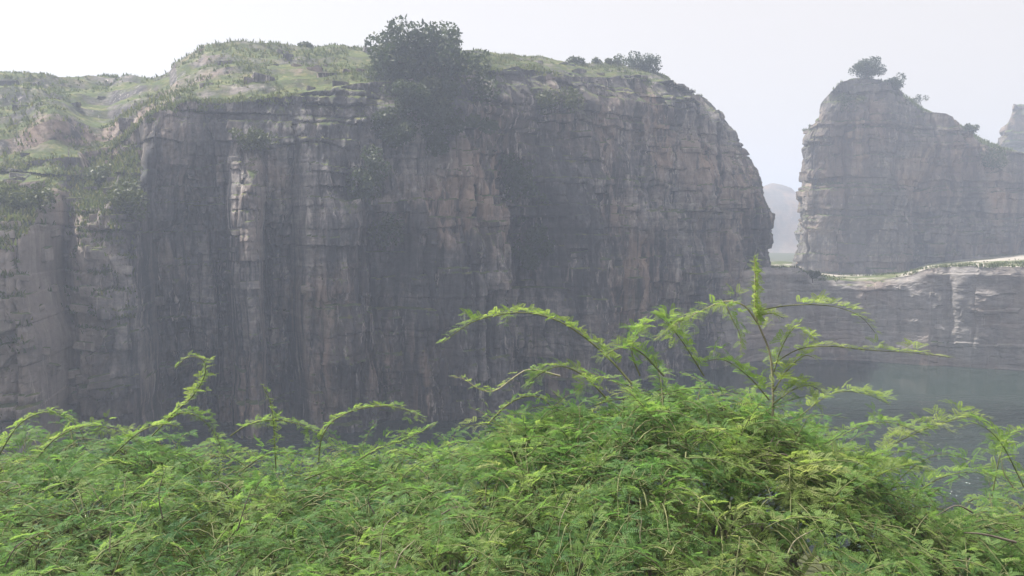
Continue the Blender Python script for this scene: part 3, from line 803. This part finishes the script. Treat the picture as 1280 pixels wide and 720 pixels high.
# ------------------------------------------------------------------ feathery shrubs in front
def leaf_template(seed, pairs, nl, plen, llen, lw, tri=False):
    """bipinnate leaf: axis +X, upper side +Z; every leaflet one diamond-shaped quad"""
    r = np.random.default_rng(seed)
    Q = []
    def pinna(o, ang, L, tilt, droop):
        c, s = math.cos(ang), math.sin(ang)
        for i in range(nl):
            f = (i + 0.6) / nl
            bend = ang * (1 - 0.25 * f)
            ax = np.array([math.cos(bend), math.sin(bend), tilt - droop * f]); ax /= np.linalg.norm(ax)
            p = o + np.array([c, s, 0]) * L * f + np.array([0, 0, tilt * L * f - droop * L * f * f * 0.6])
            sz = llen * (0.55 + 0.75 * math.sin(math.pi * min(1, 0.18 + f * 0.80)))
            side = np.array([-ax[1], ax[0], 0]); side /= np.linalg.norm(side)
            for sg in (-1, 1):
                d = side * sg * 0.86 + ax * 0.5 + np.array([0, 0, 0.18 + r.normal(0, .12)])
                d /= np.linalg.norm(d)
                wv_ = np.cross(d, [0, 0, 1.0]); wv_ /= np.linalg.norm(wv_) + 1e-9
                wv_ = wv_ * lw * 0.5
                Q.append([p + d * sz * 0.25 + wv_, p + d * sz, p + d * sz * 0.1 - wv_] if tri else [p, p + d * sz * 0.45 + wv_, p + d * sz, p + d * sz * 0.55 - wv_])
    pet = 0.018
    for k in range(pairs):
        o = np.array([pet + 0.02 * k, 0, -0.002 * k])
        for sg in (-1, 1):
            pinna(o, sg * (0.62 - 0.2 * k + r.normal(0, .06)), plen * (1 - 0.1 * k) * (0.9 + 0.2 * r.random()), 0.12 + r.normal(0, .05), 0.45 + 0.25 * r.random())
    return np.array(Q)          # (n,4,3)

TPL = [leaf_template(400 + i, 1, 11, 0.054, 0.0112, 0.0034) for i in range(5)]
TPLC = [leaf_template(440 + i, 1, 8, 0.054, 0.0122, 0.0056, True) for i in range(6)]
TPL2 = [leaf_template(420 + i, 1, 8, 0.034, 0.0092, 0.0035) for i in range(4)]

def place_leaves(mb, P, A, U, sc, tint, rng, tpl=TPL):
    """P origins, A axis directions, U approximate up; all (n,3)"""
    A = A / (np.linalg.norm(A, axis=1, keepdims=True) + 1e-9)
    Yv = np.cross(U, A); Yv /= np.linalg.norm(Yv, axis=1, keepdims=True) + 1e-9
    Zv = np.cross(A, Yv)
    v = rng.integers(0, len(tpl), len(P))
    for k in range(len(tpl)):
        s = np.where(v == k)[0]
        if not len(s): continue
        T = tpl[k].reshape(-1, 3)
        W = P[s][:, None, :] + sc[s][:, None, None] * (T[None, :, 0:1] * A[s][:, None, :] + T[None, :, 1:2] * Yv[s][:, None, :] + T[None, :, 2:3] * Zv[s][:, None, :])
        m = W.shape[0] * W.shape[1]
        mb.add(W.reshape(-1, 3), np.arange(m).reshape(-1, mb.k), np.repeat(tint[s], W.shape[1]))

def shoot_leaves(mb, P, rng, spacing, sc, tint, spread=0.85, lift=0.25, tpl=TPL, start=0.08, jitter=0.35, droop=0.0):
    """alternate leaves along a polyline"""
    seg = np.linalg.norm(np.diff(P, axis=0), axis=1); S = np.concatenate([[0], np.cumsum(seg)])
    n = max(3, int(S[-1] * (1 - start) / spacing))
    t = S[-1] * start + (S[-1] * (1 - start)) * (np.arange(n) + 0.5) / n
    O = np.stack([np.interp(t, S, P[:, k]) for k in range(3)], -1)
    T = np.gradient(P, axis=0); T = np.stack([np.interp(t, S, T[:, k]) for k in range(3)], -1)
    T /= np.linalg.norm(T, axis=1, keepdims=True) + 1e-9
    upv = np.array([0, 0, 1.0])
    side = np.cross(T, upv) + 1e-3; side /= np.linalg.norm(side, axis=1, keepdims=True)
    nrm = np.cross(side, T)
    sg = np.where(np.arange(n) % 2 == 0, 1, -1)[:, None]
    A = T * 0.55 + side * sg * spread + nrm * lift - upv * droop + rng.normal(0, jitter * 0.6, (n, 3))
    U = nrm * 0.6 + upv * 0.6 + rng.normal(0, jitter, (n, 3))
    taper = 1 - 0.45 * np.clip((t / S[-1] - 0.7) / 0.3, 0, 1)
    scs = sc * taper * (0.55 + 0.75 * rng.random(n))
    place_leaves(mb, O, A, U, scs, np.clip(tint + rng.normal(0, 0.09, n), 0, 1), rng, tpl)
    return n

# canopy top: height of the shrub canopy over the ground plan, in metres below the eye
def canopy(px, depth):
    tall = np.interp(px, [480, 580, 640, 700, 760, 830, 890, 950, 985, 1010, 1050, 1100, 1200, 1300], [0.05, 0.19, 0.33, 0.46, 0.54, 0.61, 0.58, 0.52, 0.44, 0.38, 0.31, 0.20, 0.04, 0.02])
    dd = np.exp(-((depth - 4.0) / np.where(np.asarray(depth) < 4.0, 1.35, 0.85)) ** 2)
    base = -1.29 + 0.07 * fbm(px * 0.008, depth * 1.2, 3, 500)
    base = base - np.interp(px, [950, 1030, 1150, 1280, 1400], [0, 0.14, 0.20, 0.16, 0.1]) * sstep(3.7, 4.6, depth)
    base = base - 0.10 * np.exp(-((px - 350) / 60) ** 2) + 0.05 * np.exp(-((px - 120) / 90) ** 2)
    return EYE + base + tall * dd

def make_shrub(label, px0, px1, d0, d1, nshoot, seed, tint0=0.42, sparse=None, lens=(0.18, 0.42), lsc=0.92):
    r = np.random.default_rng(seed)
    pc, dc = (px0 + px1) / 2, (d0 + d1) / 2
    bx = (pc - 640) / 1000 * dc
    bz = float(ground_height(np.array([bx]), np.array([dc]))[0])
    root = tag(empty('feathery_shrub', (bx, dc, bz)), label, 'shrub', 'feathery shrubs along the quarry edge')
    base = np.array([bx, dc, bz])
    leaves, twigs = MB(3), MB()
    # main limbs
    samples = []
    for i in range(11):
        px = r.uniform(px0 + 0.1 * (px1 - px0), px1 - 0.1 * (px1 - px0)); d = r.uniform(d0 + .1, d1 - .1)
        tip = np.array([(px - 640) / 1000 * d, d, float(canopy(px, d)) - 0.16 - 0.15 * r.random()])
        b0 = base + np.array([r.normal(0, .08), r.normal(0, .08), -0.1])
        mid = b0 * 0.5 + tip * 0.5 + np.array([0, 0, 0.18 + 0.1 * r.random()]) + r.normal(0, .06, 3)
        C = curve3([b0, mid, tip], 9)
        lb = MB(); lb.tube(C, np.linspace(0.020, 0.005, 9), 5)
        lb.build('limb', M_BARK, root)
        samples.append(C[3:])
    samples = np.concatenate(samples)
    cnt = 0; tries = 0
    while cnt < nshoot and tries < nshoot * 6:
        tries += 1
        px = r.uniform(px0, px1); d = d0 + (d1 - d0) * r.random()
        # soft elliptical footprint
        e = ((px - pc) / (0.5 * (px1 - px0))) ** 4 + ((d - dc) / (0.5 * (d1 - d0))) ** 4
        if e > 1.0: continue
        if sparse is not None and r.random() > sparse(px, d): continue
        top = float(canopy(px, d))
        clump = 0.5 + 0.5 * float(fbm(px * 0.02, d * 2.5, 2, 77))
        o = np.array([(px - 640) / 1000 * d, d, top - 0.04 - 0.20 * r.random() ** 1.2 - 0.16 * (1 - clump)])
        L = r.uniform(*lens)
        az = r.random() * 2 * math.pi; el = r.uniform(0.05, 0.95)
        v = np.array([math.cos(az) * math.cos(el), math.sin(az) * math.cos(el), math.sin(el)])
        n = 7; pts = [o]
        bend = r.uniform(0.10, 0.34)
        for k in range(n - 1):
            v = v + np.array([0, 0, -bend]) + r.normal(0, 0.05, 3); v /= np.linalg.norm(v)
            pts.append(pts[-1] + v * L / (n - 1))
        C = np.array(pts)
        over = C[:, 2].max() - (top + 0.10)
        if over > 0: C[:, 2] -= over
        near = samples[np.argmin(((samples - C[0]) ** 2).sum(1))]
        near = C[0] + (near - C[0]) * min(1.0, 0.16 / (np.linalg.norm(near - C[0]) + 1e-6))
        twigs.tube(curve3([near, (near + C[0]) / 2 + np.array([0, 0, 0.03]), C[0]], 4), np.linspace(0.0045, 0.003, 4), 3)
        twigs.tube(C, np.linspace(0.0032, 0.0012, n), 3)
        tn = tint0 - 0.03 + 0.15 * r.normal() + 0.38 * float(fbm(px * 0.012, d * 1.5, 3, 900))
        shoot_leaves(leaves, C, r, 0.0195, lsc * r.uniform(0.8, 1.2), tn, jitter=0.45, start=0.0, tpl=TPLC)
        cnt += 1
    twigs.build('twigs', M_GREENTWIG, root)['kind'] = 'stuff'
    leaves.build('foliage', M_LEAF, root)['kind'] = 'stuff'
    return root

sp_right = lambda px, d: (0.45 if 1060 < px < 1260 and d > 3.9 else 1.0) * float(np.interp(d, [3.0, 4.0, 4.4, 5.6], [1.0, 0.9, 0.26, 0.2])) * (1.0 if px < 1030 or px > 1260 else 0.8)
S_left = make_shrub('low rounded feathery shrub with a small arching loop, below the near rock pillar', -100, 215, 3.9, 5.4, 320, 601, 0.40)
S_hook = make_shrub('feathery shrub sending up a hooked curling shoot and one straight shoot', 170, 470, 3.9, 5.4, 290, 602, 0.42)
S_arch = make_shrub('feathery shrub with a low arched shoot, between hooked shrub and tall shrub', 420, 690, 3.8, 5.2, 255, 603, 0.42)
S_tall = make_shrub('tallest feathery shrub, with an upright plume and long arching sprays over the water', 610, 1085, 3.3, 4.7, 540, 604, 0.52)
S_right = make_shrub('thin open feathery shrub with water showing through its sprays', 940, 1400, 3.4, 5.4, 280, 605, 0.45, sp_right)
F_left = make_shrub('dense low feathery shrub at the lower left corner of the picture', -90, 420, 2.5, 4.0, 410, 606, 0.40, lsc=0.8)
F_mid = make_shrub('dense low feathery shrub in front, at the bottom centre of the picture', 360, 860, 2.5, 3.8, 420, 607, 0.45, lsc=0.8)
F_right = make_shrub('low feathery shrub with dry twigs at the lower right corner of the picture', 800, 1390, 2.5, 4.2, 560, 608, 0.44, lsc=0.8)

def spray(root, pts, depth, seed, lscale=1.0, tint=0.6, spacing=0.02, r0=0.005, tpl=TPL2, lift=0.4, spread=0.7, twig=None, start=0.1, jitter=0.4, droop=0.0, name='shoot', forks=True):
    """one long shoot of a shrub through photo points; depth scalar or per point"""
    r = np.random.default_rng(seed)
    dd = np.broadcast_to(np.asarray(depth, float), (len(pts),))
    P = np.array([at(p[0], p[1], d) for p, d in zip(pts, dd)])
    C = curve3(P, 22)
    mb = MB(); mb.tube(C, np.linspace(r0, r0 * 0.3, len(C)), 5)
    st = mb.build(name, twig or M_GREENTWIG, root)
    lb = MB(); shoot_leaves(lb, C, r, spacing * 0.55, lscale * 1.02, tint, spread, lift, tpl, start, jitter, droop)
    for k in range(int(r.integers(2, 5)) if forks else 0):                       # short side twigs
        i = int(r.integers(int(len(C) * max(start, 0.15)), len(C) - 3))
        T = C[i + 1] - C[i]; T /= np.linalg.norm(T)
        v = T * 0.6 + r.normal(0, 0.6, 3) + np.array([0, 0, 0.25]); v /= np.linalg.norm(v)
        L = r.uniform(0.05, 0.13); pts = [C[i]]
        for _ in range(5):
            v = v + np.array([0, 0, -0.16]) + r.normal(0, .05, 3); v /= np.linalg.norm(v); pts.append(pts[-1] + v * L / 5)
        shoot_leaves(lb, np.array(pts), r, spacing * 0.7, lscale * 1.05, tint - 0.05, spread, lift, tpl, 0.0, jitter)
    o = lb.build('foliage', M_LEAF, st); o['kind'] = 'stuff'
    return st

# shoots of the low shrubs
spray(S_left, [(-5, 575), (20, 535), (45, 518), (70, 516), (96, 532), (110, 560)], [4.9, 4.9, 4.9, 4.95, 5.0, 5.0], 1)
spray(S_left, [(40, 580), (70, 548), (110, 532), (150, 540), (185, 560)], 4.7, 2, 1.1)
spray(S_left, [(140, 570), (175, 540), (205, 530), (225, 535)], 4.7, 3, 1.1)
spray(S_hook, [(190, 545), (218, 516), (240, 496), (254, 474), (257, 456), (248, 447), (234, 447), (220, 460)], 4.8, 4, 1.0, 0.7)
spray(S_hook, [(205, 530), (228, 516), (252, 524), (270, 545), (280, 572)], 4.8, 5, 1.1, 0.55)
spray(S_hook, [(345, 590), (343, 550), (341, 520), (336, 498), (328, 482)], 4.7, 6, 0.9, 0.7)
spray(S_hook, [(288, 545), (310, 531), (340, 525), (372, 530), (402, 545), (428, 572)], 4.7, 7, 1.0, 0.6)
spray(S_hook, [(300, 590), (330, 570), (360, 566), (400, 572)], 4.6, 8, 1.0, 0.4)
spray(S_arch, [(398, 578), (402, 548), (418, 525), (450, 511), (485, 508), (512, 514), (530, 524)], 4.7, 9, 1.0, 0.6)
spray(S_arch, [(440, 580), (475, 560), (510, 548), (545, 530)], 4.6, 10, 1.1, 0.5)
spray(S_arch, [(380, 600), (420, 585), (460, 580)], 4.5, 28, 1.0, 0.4)
# long arch left of the tall shrub
spray(S_tall, [(790, 480), (765, 452), (735, 425), (700, 402), (660, 391), (622, 394), (588, 404), (552, 429)], [3.9, 3.95, 4.0, 4.0, 4.05, 4.05, 4.1, 4.1], 11, 1.15, 0.68, 0.015, 0.006, lift=0.55)
spray(S_tall, [(700, 470), (664, 462), (645, 470), (620, 488), (600, 487), (580, 474), (562, 470)], 4.1, 12, 0.9, 0.75, 0.03, 0.005, twig=M_TWIG, start=0.35)
spray(S_tall, [(610, 530), (632, 508), (655, 496), (678, 498), (694, 518), (698, 545)], 4.1, 13, 0.9, 0.6)
spray(S_tall, [(760, 500), (730, 470), (700, 458), (672, 470), (660, 486)], 4.0, 14, 1.1, 0.6, tpl=TPL)
spray(S_tall, [(830, 470), (800, 440), (775, 435), (750, 448)], 3.9, 15, 1.0, 0.6, tpl=TPL)
# leader with plume
LD = 3.8
spray(S_tall, [(962, 575), (966, 520), (966, 480), (962, 440), (948, 405), (944, 385), (944, 350), (943, 322)], LD, 16, 0.8, 0.74, 0.0042, 0.0075, tpl=TPL, twig=M_TWIG, start=0.66, lift=0.25, spread=0.8, jitter=0.5, name='leader', forks=False)
spray(S_tall, [(948, 405), (930, 382), (905, 377), (878, 388), (850, 402), (818, 425)], LD, 17, 0.95, 0.72, 0.016, 0.005, tpl=TPL, twig=M_TWIG, start=0.2, droop=0.5)
spray(S_tall, [(905, 378), (915, 398), (925, 420), (926, 445)], LD, 18, 0.7, 0.65, 0.022, 0.0035, tpl=TPL, twig=M_TWIG, droop=0.3)
spray(S_tall, [(945, 395), (965, 392), (980, 398)], LD, 19, 0.7, 0.85, 0.012, 0.003, tpl=TPL)
spray(S_tall, [(948, 388), (985, 382), (1020, 381), (1050, 385), (1076, 396), (1094, 416)], [3.8, 3.75, 3.7, 3.7, 3.65, 3.65], 20, 0.75, 0.78, 0.022, 0.0032, tpl=TPL, start=0.3, spread=0.35, lift=0.6, jitter=0.2)
spray(S_tall, [(966, 455), (1000, 436), (1040, 433), (1090, 438), (1140, 441), (1188, 447)], [3.8, 3.75, 3.7, 3.65, 3.6, 3.6], 21, 0.75, 0.78, 0.022, 0.0032, tpl=TPL, start=0.2, spread=0.45, lift=0.3, jitter=0.2)
spray(S_tall, [(966, 470), (975, 440), (988, 415), (1002, 402)], LD, 22, 0.9, 0.72, 0.018, 0.004, tpl=TPL, spread=0.9)
spray(S_tall, [(966, 490), (985, 462), (1005, 445), (1020, 448)], 3.75, 23, 1.0, 0.8, 0.018, 0.004, tpl=TPL, spread=0.9)
spray(S_tall, [(966, 505), (990, 488), (1012, 482), (1030, 492)], 3.75, 24, 1.0, 0.75, 0.018, 0.004, tpl=TPL, spread=0.9)
spray(S_tall, [(962, 500), (935, 470), (905, 450), (880, 452)], 3.75, 25, 1.0, 0.55, 0.02, 0.004, tpl=TPL)
spray(S_tall, [(880, 470), (855, 430), (835, 405), (822, 395)], 3.85, 26, 1.0, 0.62, 0.018, 0.004, tpl=TPL)
spray(S_tall, [(800, 470), (790, 440), (800, 412), (820, 398)], 3.9, 27, 1.0, 0.55, 0.018, 0.004, tpl=TPL)
# open sprays over the water
spray(S_right, [(1000, 520), (1040, 492), (1080, 492), (1112, 506)], 3.9, 31, 0.9, 0.7, 0.022, 0.003, tpl=TPL, spread=0.5)
spray(S_right, [(1060, 600), (1110, 560), (1160, 535), (1215, 520), (1240, 524)], 4.4, 32, 1.0, 0.75, 0.025, 0.004, tpl=TPL)
spray(S_right, [(1240, 620), (1250, 570), (1262, 545), (1285, 535)], 4.2, 33, 1.0, 0.6, 0.022, 0.004, tpl=TPL)
spray(S_right, [(1010, 580), (1060, 540), (1110, 528), (1160, 545)], 4.4, 34, 1.0, 0.5, 0.025, 0.004, tpl=TPL)
spray(S_right, [(1120, 640), (1170, 600), (1220, 590), (1270, 605)], 4.0, 35, 1.1, 0.5, 0.022, 0.004, tpl=TPL)
spray(S_right, [(1000, 610), (1040, 580), (1090, 575), (1140, 590)], 4.0, 36, 1.1, 0.6, 0.022, 0.004, tpl=TPL)

rw_ = np.random.default_rng(88)
for k in range(12):
    x0 = rw_.uniform(990, 1290); y0 = rw_.uniform(590, 650); L_ = rw_.uniform(60, 130); up_ = rw_.uniform(30, 85); sg_ = -1 if rw_.random() < 0.3 else 1
    spray(S_right, [(x0, y0), (x0 + sg_ * L_ * 0.35, y0 - up_ * 0.7), (x0 + sg_ * L_ * 0.7, y0 - up_), (x0 + sg_ * L_, y0 - up_ * rw_.uniform(0.75, 0.95))],
          rw_.uniform(3.7, 4.6), 700 + k, rw_.uniform(0.7, 1.0), rw_.uniform(0.4, 0.8), 0.026, 0.003, tpl=TPL, spread=0.7)
# bare dry twigs showing in the open middle of the tall shrub
def bare(root, pts, depth, r0, mat=M_BARK, name='dry_twig'):
    C = curve3(np.array([at(p[0], p[1], depth) for p in pts]), 10)
    mb = MB(); mb.tube(C, np.linspace(r0, r0 * 0.35, 10), 5); return mb.build(name, mat, root)
bare(S_tall, [(962, 590), (962, 560), (968, 545)], 3.55, 0.007)
bare(S_tall, [(962, 575), (945, 560), (925, 562)], 3.55, 0.004)
bare(S_tall, [(962, 572), (980, 568), (996, 580)], 3.5, 0.006)
bare(S_tall, [(950, 600), (960, 575), (975, 550)], 3.5, 0.004)
bare(F_right, [(1270, 678), (1230, 668), (1205, 666)], 3.1, 0.006)
bare(F_right, [(1215, 640), (1195, 632), (1170, 645)], 3.2, 0.004)
for k in range(15):
    sh_, p0_, p1_ = [(F_left, -20, 400), (F_mid, 400, 840), (F_right, 840, 1280)][k % 3]
    x0 = rw_.uniform(p0_, p1_); y0 = rw_.uniform(600, 715); d_ = float(np.interp(y0, [600, 715], [3.6, 2.75])); a_ = rw_.uniform(-1.2, 1.2); L_ = rw_.uniform(30, 70)
    bare(sh_, [(x0, y0), (x0 + L_ * 0.5 * math.sin(a_) + rw_.normal(0, 5), y0 - L_ * 0.5 * math.cos(a_)), (x0 + L_ * math.sin(a_ * 1.3), y0 - L_ * math.cos(a_ * 1.3))], d_, 0.0032, M_TWIG if k % 2 else M_BARK)
bare(F_mid, [(475, 700), (480, 660), (500, 640)], 3.0, 0.003, M_TWIG)
bare(F_left, [(137, 690), (138, 660), (139, 652)], 3.0, 0.003, M_TWIG)

# ------------------------------------------------------------------ haze
hb = np.array([[x, y, z] for z in (-6.0, 36.0) for x, y in ((-640, -340), (640, -340), (640, 920), (-640, 920))], float)
hf = np.array([[0, 3, 2, 1], [4, 5, 6, 7], [0, 1, 5, 4], [1, 2, 6, 5], [2, 3, 7, 6], [3, 0, 4, 7]])
hm, hnt, hout = new_mat('hazy_air')
pv = hnt.nodes.new('ShaderNodeVolumePrincipled')
pv.inputs['Color'].default_value = (0.70, 0.79, 1.0, 1)
pv.inputs['Density'].default_value = 0.0036
pv.inputs['Anisotropy'].default_value = 0.35
hnt.links.new(pv.outputs['Volume'], hout.inputs['Volume'])
haze = link('haze', mesh_np('haze', hb, hf, smooth=False), hm)
tag(haze, 'thin bluish haze filling the quarry air', 'haze', kind='stuff')
